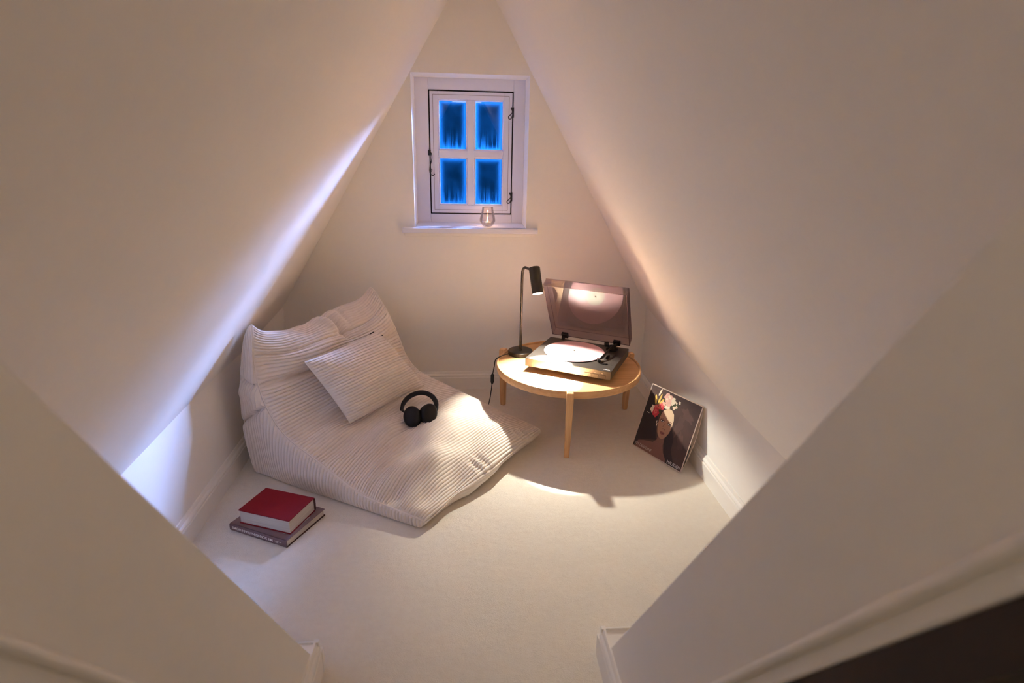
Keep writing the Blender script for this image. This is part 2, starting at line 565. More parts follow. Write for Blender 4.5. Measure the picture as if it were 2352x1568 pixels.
def skirting(name, a, b, nrm, lab=None, za=1.0):
    """from a to b (xy), nrm = into the room"""
    mb = MB()
    A = Vector((a[0], a[1], 0)); B = Vector((b[0], b[1], 0)); n = Vector((nrm[0], nrm[1], 0))
    poly = [A + n * d + Vector((0, 0, z * za)) for d, z in PROF]
    mb.prism(poly, B - A)
    o = mb.build(name, M_trim)
    return o


struct(skirting('baseboard_left', (XL, YB), (XL, .9), (1, 0)), 'white moulded skirting along the left knee wall')
struct(skirting('baseboard_right', (XR, .9), (XR, YB), (-1, 0)), 'white moulded skirting along the right knee wall')
struct(skirting('baseboard_back', (XR, YB), (XL, YB), (0, -1)), 'white moulded skirting along the gable wall')
YE = 1.262
for nm, c, sgn, lab in (('baseboard_entry_left', CL, 1, 'white skirting stub at the left foot of the entrance'),
                        ('baseboard_entry_right', CR, -1, 'white skirting stub at the right foot of the entrance')):
    # a raised plinth block with rounded lip that wraps round the foot of the slab
    o = skirting(nm, (c, YE - .018) if sgn > 0 else (c, .2), (c, .2) if sgn > 0 else (c, YE - .018), (sgn, 0)); struct(o, lab)
    e2 = skirting('return', (c, YE - .018), (c - sgn * .55, YE - .018), (0, 1)) if sgn > 0 else skirting('return', (c - sgn * .55, YE - .018), (c, YE - .018), (0, 1))
    e2.parent = o
    mb = MB()
    mb.box(min(c, c - sgn * .55), max(c, c - sgn * .55), 1.0, YE - .018, .0, .0985); mb.build('ledge', M_trim, o)
    mb = MB(); mb.box(c - .001 if sgn > 0 else c + .001 - .019, c + .019 if sgn > 0 else c + .001, YE - .019, YE - .0005, 0, .07)
    mb.build('corner_block', M_trim, o)
    mb = MB(); mb.box(c - .001 if sgn > 0 else c + .001 - .012, c + .012 if sgn > 0 else c + .001, YE - .019, YE - .007, .07, .1035)
    mb.build('corner_block', M_trim, o)


# ================================================================== WINDOW
YW = 3.395
win = MB()
fx0, fx1, fz0, fz1 = WX0 - .01, WX1 + .01, WZ0 - .01, WZ1 + .01
gx0, gx1, gz0, gz1 = -0.184, 0.276, 0.978, 1.630      # dark gap rectangle
win.box(fx0, gx0, YW, YW + .06, fz0, fz1); win.box(gx1, fx1, YW, YW + .06, fz0, fz1)
win.box(gx0, gx1, YW, YW + .06, fz0, gz0); win.box(gx0, gx1, YW, YW + .06, gz1, fz1)
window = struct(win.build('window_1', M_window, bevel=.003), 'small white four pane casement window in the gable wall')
g = MB(); g.box(gx0 - .001, gx1 + .001, YW + .020, YW + .028, gz0 - .001, gz0 + .012); g.box(gx0 - .001, gx1 + .001, YW + .020, YW + .028, gz1 - .012, gz1 + .001)
g.box(gx0 - .001, gx0 + .012, YW + .020, YW + .028, gz0, gz1); g.box(gx1 - .012, gx1 + .001, YW + .020, YW + .028, gz0, gz1)
g.build('seal', M_gap, window)
q = .0075
sx0, sx1, sz0, sz1 = gx0 + q, gx1 - q, gz0 + q, gz1 - q
cx0, cx1, cx2, cx3 = -0.134, 0.0245, 0.0625, 0.2230
cz0, cz1, cz2, cz3 = 1.0285, 1.2855, 1.3235, 1.5825
s = MB()
ys0, ys1 = YW - .004, YW + .036
s.box(sx0, cx0, ys0, ys1, sz0, sz1); s.box(cx3, sx1, ys0, ys1, sz0, sz1)
s.box(cx0, cx3, ys0, ys1, sz0, cz0); s.box(cx0, cx3, ys0, ys1, cz3, sz1)
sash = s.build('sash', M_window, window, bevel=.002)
# fine groove rectangle on the sash
g = MB(); gi = .016
ax0, ax1, az0, az1 = sx0 + gi, sx1 - gi, sz0 + gi, sz1 - gi
for (a, b, c_, d) in ((ax0, ax1, az0, az0 + .0022), (ax0, ax1, az1 - .0022, az1), (ax0, ax0 + .0022, az0, az1), (ax1 - .0022, ax1, az0, az1)):
    g.box(a, b, ys0 - .0006, ys0 + .002, c_, d)
g.build('groove', M_seal2, sash)
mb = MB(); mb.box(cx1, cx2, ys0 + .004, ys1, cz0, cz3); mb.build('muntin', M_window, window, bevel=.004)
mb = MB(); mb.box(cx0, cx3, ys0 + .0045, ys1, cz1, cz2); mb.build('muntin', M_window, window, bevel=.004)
for (a, b) in ((cx0, cx1), (cx2, cx3)):
    for (c_, d) in ((cz0, cz1), (cz2, cz3)):
        # glazing bead with chamfer, and the misted pane
        mb = MB()
        for (p0, p1, q0, q1) in ((a, a + .008, c_, d), (b - .006, b, c_, d), (a, b, c_, c_ + .007), (a, b, d - .006, d)):
            mb.box(p0, p1, ys0 + .010, ys0 + .022, q0, q1)
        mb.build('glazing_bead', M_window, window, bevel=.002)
        mb = MB(); mb.box(a - .001, b + .001, ys0 + .022, ys0 + .025, c_ - .001, d + .001)
        mb.build('pane', M_pane, window)
# sill board inside with a moulding below
mb = MB()
mb.box(WX0 + .0005, WX1 - .0005, YB - .02, YW + .01, WZ0 - .02, WZ0 + .004)
mb.box(-0.322, 0.400, YB - .034, YB + .004, WZ0 - .022, WZ0 + .004)
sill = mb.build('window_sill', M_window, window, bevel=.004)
mb = MB(); mb.box(-0.312, 0.390, YB - .020, YB + .002, WZ0 - .040, WZ0 - .021); mb.build('sill_moulding', M_trim, window, bevel=.005, seg=3)
# ironmongery: a stay hook on the left, two hook catches on the right
yh = YW - .012
mb = MB(); mb.tube(smooth_path([(-.182, yh, 1.318), (-.170, yh - .004, 1.300), (-.171, yh - .006, 1.270), (-.180, yh - .006, 1.240), (-.183, yh - .006, 1.215), (-.178, yh - .006, 1.196), (-.166, yh - .006, 1.189), (-.155, yh - .006, 1.197)]), .0028, 8)
mb.tube(smooth_path([(-.178, yh - .004, 1.226), (-.170, yh - .008, 1.219), (-.176, yh - .008, 1.210), (-.184, yh - .008, 1.214)]), .0022, 8)
mb.box(-.190, -.174, YW - .012, YW + .002, 1.295, 1.322)
mb.build('stay_hook', M_iron, window, smooth=True)
for zz in (1.495, 1.048):
    mb = MB()
    mb.tube(smooth_path([(.264, yh, zz + .050), (.268, yh - .005, zz + .030), (.259, yh - .007, zz + .018), (.248, yh - .007, zz + .008), (.250, yh - .007, zz - .003), (.262, yh - .007, zz - .002), (.268, yh - .007, zz + .014), (.274, yh - .005, zz + .034)]), .0024, 8)
    mb.tube([(.264, yh + .012, zz + .050), (.264, yh - .004, zz + .050)], .005, 10)
    mb.tube([(.2745, YW - .004, zz + .005), (.2745, YW - .004, zz + .055)], .004, 10)
    mb.build('hook_catch', M_iron, window, smooth=True)

# ================================================================== BEAN BAG LOUNGER
P0 = np.array([-.167, 1.86]); Ld = np.array([-.8642, .5031]); Wdv = np.array([.5031, .8642])
bag = tag(empty('bean_bag_lounger', (P0[0], P0[1], 0)), 'large cream corduroy bean bag lounger with raised backrest on the carpet', 'lounger')
WID = 0.82
near = np.array([(0.00, .004), (-.012, .035), (.15, .050), (.29, .070), (.48, .150), (.64, .222), (.72, .310), (.762, .41), (.772, .54), (.756, .676), (.815, .60), (.865, .40), (.875, .20), (.85, .004)])
mid_ = np.array([(-.045, .004), (-.080, .075), (.10, .155), (.27, .172), (.46, .205), (.60, .255), (.668, .330), (.690, .41), (.705, .500), (.815, .585), (.875, .54), (.900, .40), (.895, .20), (.86, .004)])
far_ = np.array([(-.100, .004), (-.130, .065), (.02, .100), (.17, .140), (.40, .195), (.56, .238), (.635, .310), (.680, .41), (.740, .53), (.835, .645), (.865, .57), (.885, .40), (.885, .20), (.86, .004)])
gp = np.array([2.2, 2.2, 2.6, 2.6, 2.6, 2.6, 2.8, 3.0, 3.4, 6.0, 5.0, 2.5, 2.5, 2.2])
NU = 130
us = 0.5 - 0.5 * np.cos(np.linspace(0, np.pi, NU)); us = 0.35 * us + 0.65 * np.linspace(0, 1, NU)
lin = near[None] * (1 - us[:, None, None]) + far_[None] * us[:, None, None]
gw = 1 - np.abs(2 * us[:, None] - 1) ** gp[None, :]
mm = (near + far_) / 2
keys = lin + (mid_ - mm)[None] * gw[:, :, None]          # (NU, K, 2)


def cr_interp(keys, samples):
    """Catmull-Rom through K keys -> param 0..K-1, vectorised over first axis"""
    K = keys.shape[1]
    ext = np.concatenate([2 * keys[:, :1] - keys[:, 1:2], keys, 2 * keys[:, -1:] - keys[:, -2:-1]], 1)
    i = np.clip(samples.astype(int), 0, K - 2); t = (samples - i)[None, :, None]
    a, b, c, d = ext[:, i], ext[:, i + 1], ext[:, i + 2], ext[:, i + 3]
    return 0.5 * (2 * b + (c - a) * t + (2 * a - 5 * b + 4 * c - d) * t ** 2 + (3 * b - a - 3 * c + d) * t ** 3)


PER = 0.0130
# arc-length sampling based on the mid profile
fine = np.linspace(0, 13, 2000)
cm = cr_interp(mid_[None], fine)[0]
arc = np.concatenate([[0], np.cumsum(np.linalg.norm(np.diff(cm, axis=0), axis=1))])
NS = int(arc[-1] / PER * 13)
sarc = np.linspace(0, arc[-1], NS)
sp = np.interp(sarc, arc, fine)
prof = cr_interp(keys, sp).transpose(1, 0, 2)            # (NS, NU, 2)
S_, U_ = np.meshgrid(sarc, us, indexing='ij')
arc_at = lambda k: float(np.interp(k, fine, arc))


def smooth_noise(S, U, fs, fu, n=14, seed=1):
    r = np.random.RandomState(seed); z = np.zeros_like(S)
    for _ in range(n):
        z += np.sin(2 * np.pi * (fs * r.uniform(.3, 1) * S * r.choice([-1, 1]) + fu * r.uniform(.2, 1) * U + r.uniform())) / n
    return z * 2


def crease(S, U, s0, u0, s1, u1, width, depth, W=WID):
    """valley (depth>0) along a segment; u scaled to metres"""
    ax, ay, bx, by = s0, u0 * W, s1, u1 * W
    dx, dy = bx - ax, by - ay; L2 = dx * dx + dy * dy
    t = np.clip(((S - ax) * dx + (U * W - ay) * dy) / L2, 0, 1)
    d = np.hypot(S - ax - t * dx, U * W - ay - t * dy)
    fade = np.sin(np.pi * np.clip(t, .03, .97)) ** .5
    return -1.45 * depth * fade * np.exp(-(d / width) ** 2)


Wx = U_ * WID
Bx = P0[0] + Ld[0] * prof[..., 0] + Wdv[0] * Wx
By = P0[1] + Ld[1] * prof[..., 0] + Wdv[1] * Wx
B = np.stack([Bx, By, prof[..., 1]], -1)


def normals(P, flip=1):
    a = np.gradient(P, axis=0); b = np.gradient(P, axis=1)
    n = np.cross(a, b); n /= (np.linalg.norm(n, axis=-1, keepdims=True) + 1e-12)
    return n * flip


Nn = normals(B)
if Nn[NS // 4, NU // 2, 2] < 0: Nn = -Nn
low = 0.019 * smooth_noise(S_, U_, 4.0, 2.6, seed=5) + 0.007 * smooth_noise(S_, U_, 9, 6, seed=8)
a7 = arc_at(7.1); a6 = arc_at(6.0); a8 = arc_at(8.1); a9 = arc_at(9.0); a2 = arc_at(1.3); a5 = arc_at(4.7)
low += crease(S_, U_, a7, -.02, a7 - .012, .45, .012, .020) + crease(S_, U_, a7 - .012, .40, a7 + .01, 1.02, .012, .016)
low += crease(S_, U_, a8, -.02, a8 + .02, .55, .010, .010) + crease(S_, U_, a8 + .02, .5, a8 + .03, 1.02, .010, .011)
low += crease(S_, U_, a9 + .03, .54, a8 - .02, .60, .020, .030) + crease(S_, U_, a9 + .03, .45, a8 + .02, .55, .022, -.014)
low += crease(S_, U_, a9 + .02, .68, a8 + .05, .66, .016, .014)
low += crease(S_, U_, a5, .05, a5 + .01, .62, .030, .012) + crease(S_, U_, arc_at(4.0), .0, arc_at(3.7), .40, .030, .014)
low += crease(S_, U_, arc_at(3.2), .30, arc_at(3.3), .75, .028, .010) + crease(S_, U_, arc_at(2.6), .02, arc_at(2.7), .35, .025, .010)
low += crease(S_, U_, arc_at(5.3), .1, arc_at(5.2), .5, .02, .010)
for u0 in (.42, .47, .80, .86):                            # pinched tucks on the front roll
    low += crease(S_, U_, a2 - .05, u0, a2 + .03, u0 + .02, .010, .009)
edge_f = np.clip(np.minimum(U_, 1 - U_) / .04, 0, 1)
bottom_f = np.clip(prof[..., 1] / .03, 0, 1)
# corduroy: round ribs with narrow valleys, slightly wandering
wander = 0.006 * smooth_noise(S_, U_, 1.5, 1.2, seed=3)
rib = 1 - np.abs(np.cos(np.pi * (S_ + wander) / PER)) ** 9 * .9 - .28 * np.cos(np.pi * (S_ + wander) / PER) ** 2
disp = low * edge_f * bottom_f + 0.0055 * rib * np.clip(np.minimum(U_, 1 - U_) / .012, 0.15, 1)
Bd = B + Nn * disp[..., None]
Bd[..., 2] = np.maximum(Bd[..., 2], 0.003)
off = np.array([P0[0], P0[1], 0])
grid_obj('cover', Bd - off, M_cord, bag)

# side panels: vertical ribs, gently bulging; each is a sheet spanned between the seam and the floor line
for ui, w0, sg, l0 in ((0, 0.0, -1, 0.0), (NU - 1, WID, 1, -.10)):
    kk = prof[:, ui]
    lseg = np.concatenate([[0], np.cumsum(np.linalg.norm(np.diff(kk, axis=0), axis=1))])
    NQ = 1600; NV = 90
    qq = np.linspace(0, lseg[-1], NQ)
    tl = np.interp(qq, lseg, kk[:, 0]); tz = np.interp(qq, lseg, kk[:, 1])
    itip = int(np.argmax(tz)); i72 = int(np.argmax(tl > .72))
    lb = np.empty(NQ)
    lb[:i72] = np.maximum.accumulate(tl[:i72]); lb[:i72] = np.clip(lb[:i72], l0 - .005, None)
    lb[i72:itip] = np.linspace(lb[i72 - 1], .80, itip - i72)
    lb[itip:] = np.linspace(.80, .85, NQ - itip)
    vsn = np.linspace(0, 1, NV)[None, :]
    Lg = lb[:, None] * (1 - vsn) + tl[:, None] * vsn
    zz = tz[:, None] * vsn
    # rounded back corner: bow the free edge outwards
    Hh = np.clip(tz[:, None] / .28, 0, 1)
    inner = np.sin(np.pi * np.clip(vsn * .96 + .02, 0, 1)) ** .7
    qf = np.clip(np.minimum(qq, lseg[-1] - qq) / .10, 0, 1)[:, None]
    upper = np.clip((zz - .38) / .25, 0, 1)
    bulge = .050 * inner * Hh * qf ** .6 * (1 - .80 * upper) * (1 - .62 * np.clip((Lg - .55) / .25, 0, 1))
    bulge += .007 * smooth_noise(Lg, zz, 2.6, 2.0, seed=11) * inner * Hh
    fold = -.024 * np.exp(-((zz - .345 + (Lg - .72) * .7) / .011) ** 2) * np.clip((Lg - .67) / .04, 0, 1)
    fold += -.014 * np.exp(-((zz - .43 - (Lg - .80) * .2) / .009) ** 2) * np.clip((Lg - .74) / .04, 0, 1)
    fold += .010 * np.exp(-((zz - .385) / .025) ** 2) * np.clip((Lg - .70) / .05, 0, 1)
    bulge += fold * np.clip(np.minimum(vsn, 1 - vsn) / .08, 0, 1)
    wob = .007 * smooth_noise(Lg, zz, 1.2, 1.0, seed=13) + .030 * np.clip(.10 - zz, 0, 1) * np.clip(.55 - Lg, -.3, .6) * 3
    rb = 1 - np.abs(np.cos(np.pi * (Lg + wob) / .0148)) ** 9 * .9 - .28 * np.cos(np.pi * (Lg + wob) / .0148) ** 2
    endf = np.clip(np.minimum(vsn * np.maximum(tz[:, None], .02), (1 - vsn) * np.maximum(tz[:, None], .02)) / .006, 0, 1)
    W_ = w0 + sg * (bulge + .0056 * rb * endf)
    zz = np.maximum(zz, .003)
    SP = np.stack([P0[0] + Ld[0] * Lg + Wdv[0] * W_, P0[1] + Ld[1] * Lg + Wdv[1] * W_, zz], -1) - off
    grid_obj('side_panel', SP if sg < 0 else SP[::-1], M_cord, bag)
# seam piping round the near and far edges
for ui in (0, NU - 1):
    kk = prof[:, ui]
    sel = [i for i in range(0, NS, 12) if kk[i, 1] > .012 or i in (0, NS - 1)]
    pts = [(P0[0] + Ld[0] * kk[i, 0] + Wdv[0] * Wx[i, ui] - off[0], P0[1] + Ld[1] * kk[i, 0] + Wdv[1] * Wx[i, ui] - off[1], max(kk[i, 1], .006)) for i in sel]
    MB().tube(pts, .0031, 8).build('piping', M_cord, bag, smooth=True)
# flat underside
mb = MB()
ring = [tuple(Bd[0, i] - off) for i in range(0, NU, 4)] + [tuple(Bd[-1, i] - off) for i in range(NU - 1, -1, -4)]
mb.add([(p[0], p[1], .002) for p in ring], [tuple(range(len(ring)))]); mb.build('underside', M_cord, bag)


def bag_pt(l, w, z): return Vector((P0[0] + Ld[0] * l + Wdv[0] * w, P0[1] + Ld[1] * l + Wdv[1] * w, z))


def bag_top(l, w):
    """height of the seat at (l, w), looking down the profile"""
    ui = int(np.argmin(np.abs(us - w / WID))); sel = (sp < 6.2) & (sp > 1.0)
    k = prof[sel, ui]; return float(np.interp(l, k[:, 0], k[:, 1]))


# ---- scatter cushion leaning on the backrest
c_tl, c_tr = bag_pt(.655, .150, .492), bag_pt(.660, .640, .486)
c_bl, c_br = bag_pt(.495, .215, .222), bag_pt(.445, .700, .222)
cc = (c_tl + c_tr + c_bl + c_br) / 4
cush = tag(empty('cushion', cc), 'small cream corduroy cushion leaning against the lounger backrest', 'cushion')
NA, NB = 90, 420
a_ = np.linspace(-1, 1, NA); b_ = np.linspace(-1, 1, NB)
Bq, Aq = np.meshgrid(b_, a_, indexing='ij')
bl, br, tl_, tr_ = [np.array(v - cc) for v in (c_bl, c_br, c_tl, c_tr)]
sa = (Aq + 1) / 2; sb = (Bq + 1) / 2
# concave edges between the corners
pin = .014
sa2 = sa + pin * (1 - Bq ** 2) * (-Aq) * np.abs(Aq) ** 3
sb2 = sb + pin * (1 - Aq ** 2) * (-Bq) * np.abs(Bq) ** 3
base = (bl * ((1 - sa2) * (1 - sb2))[..., None] + br * (sa2 * (1 - sb2))[..., None] + tl_ * ((1 - sa2) * sb2)[..., None] + tr_ * (sa2 * sb2)[..., None])
nn = np.cross((br - bl) / np.linalg.norm(br - bl), (tl_ - bl) / np.linalg.norm(tl_ - bl)); nn /= np.linalg.norm(nn)
if nn[2] < 0: nn = -nn
th = .072 * np.clip((1 - np.abs(Aq) ** 3) * (1 - np.abs(Bq) ** 3), 0, 1) ** .62 * (1 + .25 * (1 - Aq ** 2) * (1 - Bq ** 2))
low2 = .006 * smooth_noise(Bq * .3, Aq * .3, 3.5, 3, seed=21)
cph = np.abs(np.cos(np.pi * (Bq * .165 + .004 * smooth_noise(Bq * .3, Aq * .3, 1.4, 1.6, seed=22)) / .0128)); ribc = 1 - .9 * cph ** 9 - .28 * cph ** 2
ef = np.clip((1 - np.maximum(np.abs(Aq), np.abs(Bq))) / .03, 0, 1)
front = base + nn * (th + (low2 + .0052 * ribc) * ef)[..., None]
back = base - nn * (th * .75)[..., None]
grid_obj('front_panel', front, M_cord, cush)
grid_obj('back_panel', back[::6, ::4][::-1], M_cord, cush)
rimp = [front[0, i] for i in range(0, NA, 3)] + [front[i, -1] for i in range(0, NB, 8)] + [front[-1, i] for i in range(NA - 1, -1, -3)] + [front[i, 0] for i in range(NB - 1, -1, -8)]
rimp.append(rimp[0])
MB().tube([tuple(p) for p in rimp], .0022, 8).build('piping', M_cord, cush, smooth=True)
ctr = Vector(front[-1, int(NA * .90)])
mb = MB(); mb.tube([ctr + Vector((-.012, -.002, .002)), ctr + Vector((.004, .006, .010))], .0022, 8); mb.build('zip_pull', M_plastic, cush)
mb = MB(); p_ = Vector(front[int(NB * .92), -1]); mb.tube([p_, p_ + Vector((.003, .004, .003))], .003, 8); mb.build('zip_end', M_plastic, cush)

# ---- headphones on the seat
hp = bag_pt(.30, .44, 0)
hz = bag_top(.30, .44) + .012
ph = tag(empty('headphones', (hp.x, hp.y, hz)), 'black over ear headphones lying on the corduroy lounger seat', 'headphones')
# local axes: r = image right, b = up the seat (away), n = surface normal
r_ = Vector((1, -.05, 0)).normalized(); slope = math.radians(9)
b0 = Vector((.05, 1, 0)).normalized()
b_v = (b0 * math.cos(slope) + Vector((0, 0, 1)) * math.sin(slope)).normalized()
n_v = r_.cross(b_v).normalized()
HT = frame((0, 0, 0), r_, b_v, n_v)
bandpts = []
for k in range(41):
    a = math.radians(-8 + 196 * k / 40)
    bandpts.append(Vector((-.002 + .078 * math.cos(a), .050 + .105 * math.sin(a), .022 + .014 * math.sin(a))))
rad = [.0085 + .0045 * math.sin(math.pi * min(1, max(0, (k - 3) / 34))) ** .5 for k in range(41)]
MB().tube(bandpts, rad, 16, T=HT, flat=.75).build('headband', M_plastic, ph, smooth=True)
for sx_, cxp, cyp, nrm in ((-1, -.024, -.024, Vector((-.30, -.62, .72))), (1, .046, .000, Vector((.62, -.50, .60)))):
    nrm.normalize()
    zc = nrm; xc = Vector((0, 1, 0)).cross(zc).normalized(); yc = zc.cross(xc)
    CT = HT @ frame((cxp, cyp, .026), xc, yc, zc)
    profc = [(.001, .023), (.019, .0225), (.032, .019), (.0405, .011), (.043, .002), (.0415, -.004), (.037, -.006)]
    cup = MB().lathe(profc[::-1], 40, T=CT, sx=.93, sy=1.12).build('ear_cup', M_plastic, ph, smooth=True)
    profp = [(.012, -.010), (.022, -.021), (.033, -.022), (.0415, -.016), (.0415, -.006), (.033, -.004)]
    MB().lathe(profp, 40, T=CT, sx=.93, sy=1.12).build('ear_pad', M_pad, ph, smooth=True)
    end = bandpts[0] if sx_ > 0 else bandpts[-1]
    tgt = Vector((cxp, cyp, .026)) + yc * .040
    if sx_ < 0: tgt = Vector((cxp - .030, cyp + .018, .028))
    MB().tube(smooth_path([end, (end + tgt) / 2 + Vector((0, 0, .002)), tgt], 6), .0050, 10, T=HT).build('slider_arm', M_black, ph, smooth=True)

# ================================================================== COFFEE TABLE
TC = Vector((.525, 2.722, 0)); TR = .362
table = tag(empty('coffee_table', TC), 'round oak tray table on three legs below the window', 'table')
ZT = .312
mb = MB()
prof_t = [(0.0005, .286), (TR - .012, .286), (TR - .001, .289), (TR, .293), (TR, .318), (TR - .002, .322), (TR - .006, .322), (TR - .009, .319), (TR - .010, ZT + .001), (TR - .012, ZT), (.0005, ZT)]
mb.lathe(prof_t, 128); mb.build('tray_top', M_oak, table, smooth=True)
feet = [Vector((.470, 2.352, 0)), Vector((.206, 2.936, 0)), Vector((.890, 2.858, 0))]
for f_ in feet:
    d = (f_ - TC); d.normalize(); t_ = Vector((-d.y, d.x, 0)); F = f_ - TC
    Fo = d * (TR + .0005)
    mb = MB()
    rings = [(0, .0115, .012, 0.0), (.02, .012, .013, 0.0), (.20, .0155, .016, 0.0), (.285, .0165, .0175, 0), (.318, .0165, .0175, 0), (.328, .0155, .0165, 0)]
    vs_ = []
    for (z, w, dd, sh) in rings:
        base_ = Fo + d * (.006 + dd * .0)
        for (i, j) in ((-1, 0), (1, 0), (1, 1), (-1, 1)):
            off_d = d * (2 * dd * (j) if z >= .28 else 2 * dd * j)
            vs_.append(tuple(Fo + t_ * w * i + d * (2 * dd * j) + Vector((0, 0, z)) - (d * 0)))
    fs_ = []
    for k in range(len(rings) - 1):
        for i in range(4):
            a = k * 4 + i; b = k * 4 + (i + 1) % 4; fs_.append((a, b, b + 4, a + 4))
    fs_ += [(3, 2, 1, 0), tuple(len(vs_) - 4 + i for i in range(4))]
    mb.add(vs_, fs_); mb.build('leg', M_oakleg, table, bevel=.004, seg=3)
    # support arm under the top
    mb = MB(); T_ = frame((0, 0, 0), d, t_, Vector((0, 0, 1)))
    mb.box(0.0, TR + .004, -.014, .014, .258, .2855, T=T_); mb.build('support_arm', M_oakleg, table, bevel=.003)

# ================================================================== TABLE LAMP
LB = Vector((.297, 2.888, ZT))
lamp = tag(empty('table_lamp', LB), 'black metal reading lamp with tilted cylinder shade on the oak table', 'lamp')
MB().lathe([(.0005, .0005), (.061, .0005), (.064, .003), (.064, .021), (.0615, .0235), (.0005, .0235)], 64).build('base', M_black, lamp, smooth=True)
h0 = Vector((.345, 2.800, .795)); h1 = Vector((.3595, 2.739, .678))    # shade top / opening centres
ax = (h1 - h0).normalized()
att = h0 + (h1 - h0) * .18 - LB
stem = [Vector((0, 0, .022)), Vector((-.0005, 0, .15)), Vector((-.001, 0, .30)), Vector((-.001, 0, .425)), Vector((.001, -.006, .452)), Vector((.009, -.026, .470)), Vector((.020, -.046, .469)), Vector((att.x - .016, att.y + .018, att.z + .008)), att]
MB().tube(smooth_path(stem, 8), .0066, 14).build('stem', M_black, lamp, smooth=True)
MB().lathe([(.0005, .023), (.011, .023), (.011, .026), (.0075, .030), (.0005, .030)], 24).build('collar', M_black, lamp, smooth=True)
xa = Vector((1, 0, 0)); xa = (xa - xa.dot(ax) * ax).normalized(); ya = ax.cross(xa)
ST = frame(h0 - LB, xa, ya, ax)
Ls = (h1 - h0).length; rs = .0275
shade = MB().lathe([(.0005, 0), (rs - .002, 0), (rs, .002), (rs, Ls), (rs - .002, Ls), (rs - .002, Ls - .014), (.0005, Ls - .014)], 48, T=ST, cap=False).build('shade', M_black, lamp, smooth=True)
MB().lathe([(.0005, Ls - .010), (rs - .0022, Ls - .010), (rs - .0022, Ls - .0012), (.0005, Ls - .0012)], 40, T=ST).build('diffuser', M_bulb, lamp, smooth=True)
sd = bpy.data.lights.new('lamp_bulb', 'SPOT')
sd.energy = SPILL_W; sd.color = WARM; sd.spot_size = math.radians(100); sd.spot_blend = .38; sd.shadow_soft_size = .012
so = bpy.data.objects.new('lamp_bulb', sd); col.objects.link(so)
so.location = h1 + ax * .0015 - LB
so.rotation_euler = ax.to_track_quat('-Z', 'Y').to_euler()
so.parent = lamp
sd2 = sd.copy(); sd2.name = 'lamp_reflector'; sd2.energy = BEAM_W; sd2.spot_size = math.radians(37); sd2.spot_blend = 1.0
so2 = bpy.data.objects.new('lamp_reflector', sd2); col.objects.link(so2)
so2.location = so.location; so2.rotation_euler = so.rotation_euler; so2.parent = lamp
# cord with inline switch
cpts = [(-.062, -.012, .006), (-.085, -.040, .012), (-.115, -.072, .012), (-.136, -.090, .003), (-.142, -.092, -.030), (-.147, -.090, -.060), (-.150, -.088, -.078)]
cord = MB().tube(smooth_path(cpts, 8), .0026, 8)
c2 = [(-.152, -.088, -.128), (-.156, -.088, -.165), (-.162, -.088, -.210), (-.168, -.050, -.265), (-.172, .020, -.300), (-.187, .050, -.3085), (-.212, .050, -.3085), (-.257, .072, -.3085), (-.36, .12, -.3085)]
cord.tube(smooth_path(c2, 8), .0026, 8)
cord.build('cord', M_rubber, lamp, smooth=True)
MB().tube([(-.150, -.088, -.074), (-.151, -.088, -.082), (-.1515, -.088, -.120), (-.152, -.088, -.132)], [.004, .009, .009, .004], 12).build('cord_switch', M_rubber, lamp, smooth=True)

# ================================================================== TURNTABLE
TTC = Vector((.573, 2.718, ZT)); th_ = math.atan2(-.470, .883)
tt = tag(empty('turntable', TTC, th_), 'dark bronze turntable with raised smoked lid standing on the oak table', 'turntable')
# local: +x to the right along the front, -y to the front
mb = MB(); mb.box(-.214, .214, -.1825, .1825, .024, .066); mb.build('plinth', M_deck, tt, bevel=.002)
for (x, y) in ((-.150, -.115), (.150, -.115), (-.150, .130), (.150, .130)):
    MB().lathe([(.0005, .0005), (.017, .0005), (.018, .003), (.018, .024), (.0005, .024)], 24, T=Matrix.Translation((x, y, 0))).build('foot', M_rubber, tt, smooth=True)
RC = (-.024, .004)
MB().lathe([(.0005, .0662), (.150, .0662), (.150, .0695), (.0005, .0695)], 96, T=Matrix.Translation((*RC, 0))).build('platter', M_line, tt, smooth=True)
rec = tag(empty('vinyl_record', TTC + Vector((math.cos(th_) * RC[0] - math.sin(th_) * RC[1], math.sin(th_) * RC[0] + math.cos(th_) * RC[1], .0697)), 0), 'pale pink vinyl record lying on the turntable platter', 'record')
prr = [(.0036, 0), (.1505, 0), (.1515, .001), (.1505, .0022)]

prr += [(.052, .0022), (.0036, .0022)]
MB().lathe(prr, 128, cap=False).build('disc', M_record, rec, smooth=True)
MB().lathe([(.0036, .0021), (.050, .0021), (.050, .0025), (.0036, .0025)], 64, cap=False).build('centre_label', M_reclabel, rec, smooth=True)
MB().lathe([(.0005, .068), (.0034, .068), (.0034, .0775), (.002, .079), (.0005, .079)], 16, T=Matrix.Translation((*RC, 0))).build('spindle', M_line, tt, smooth=True)
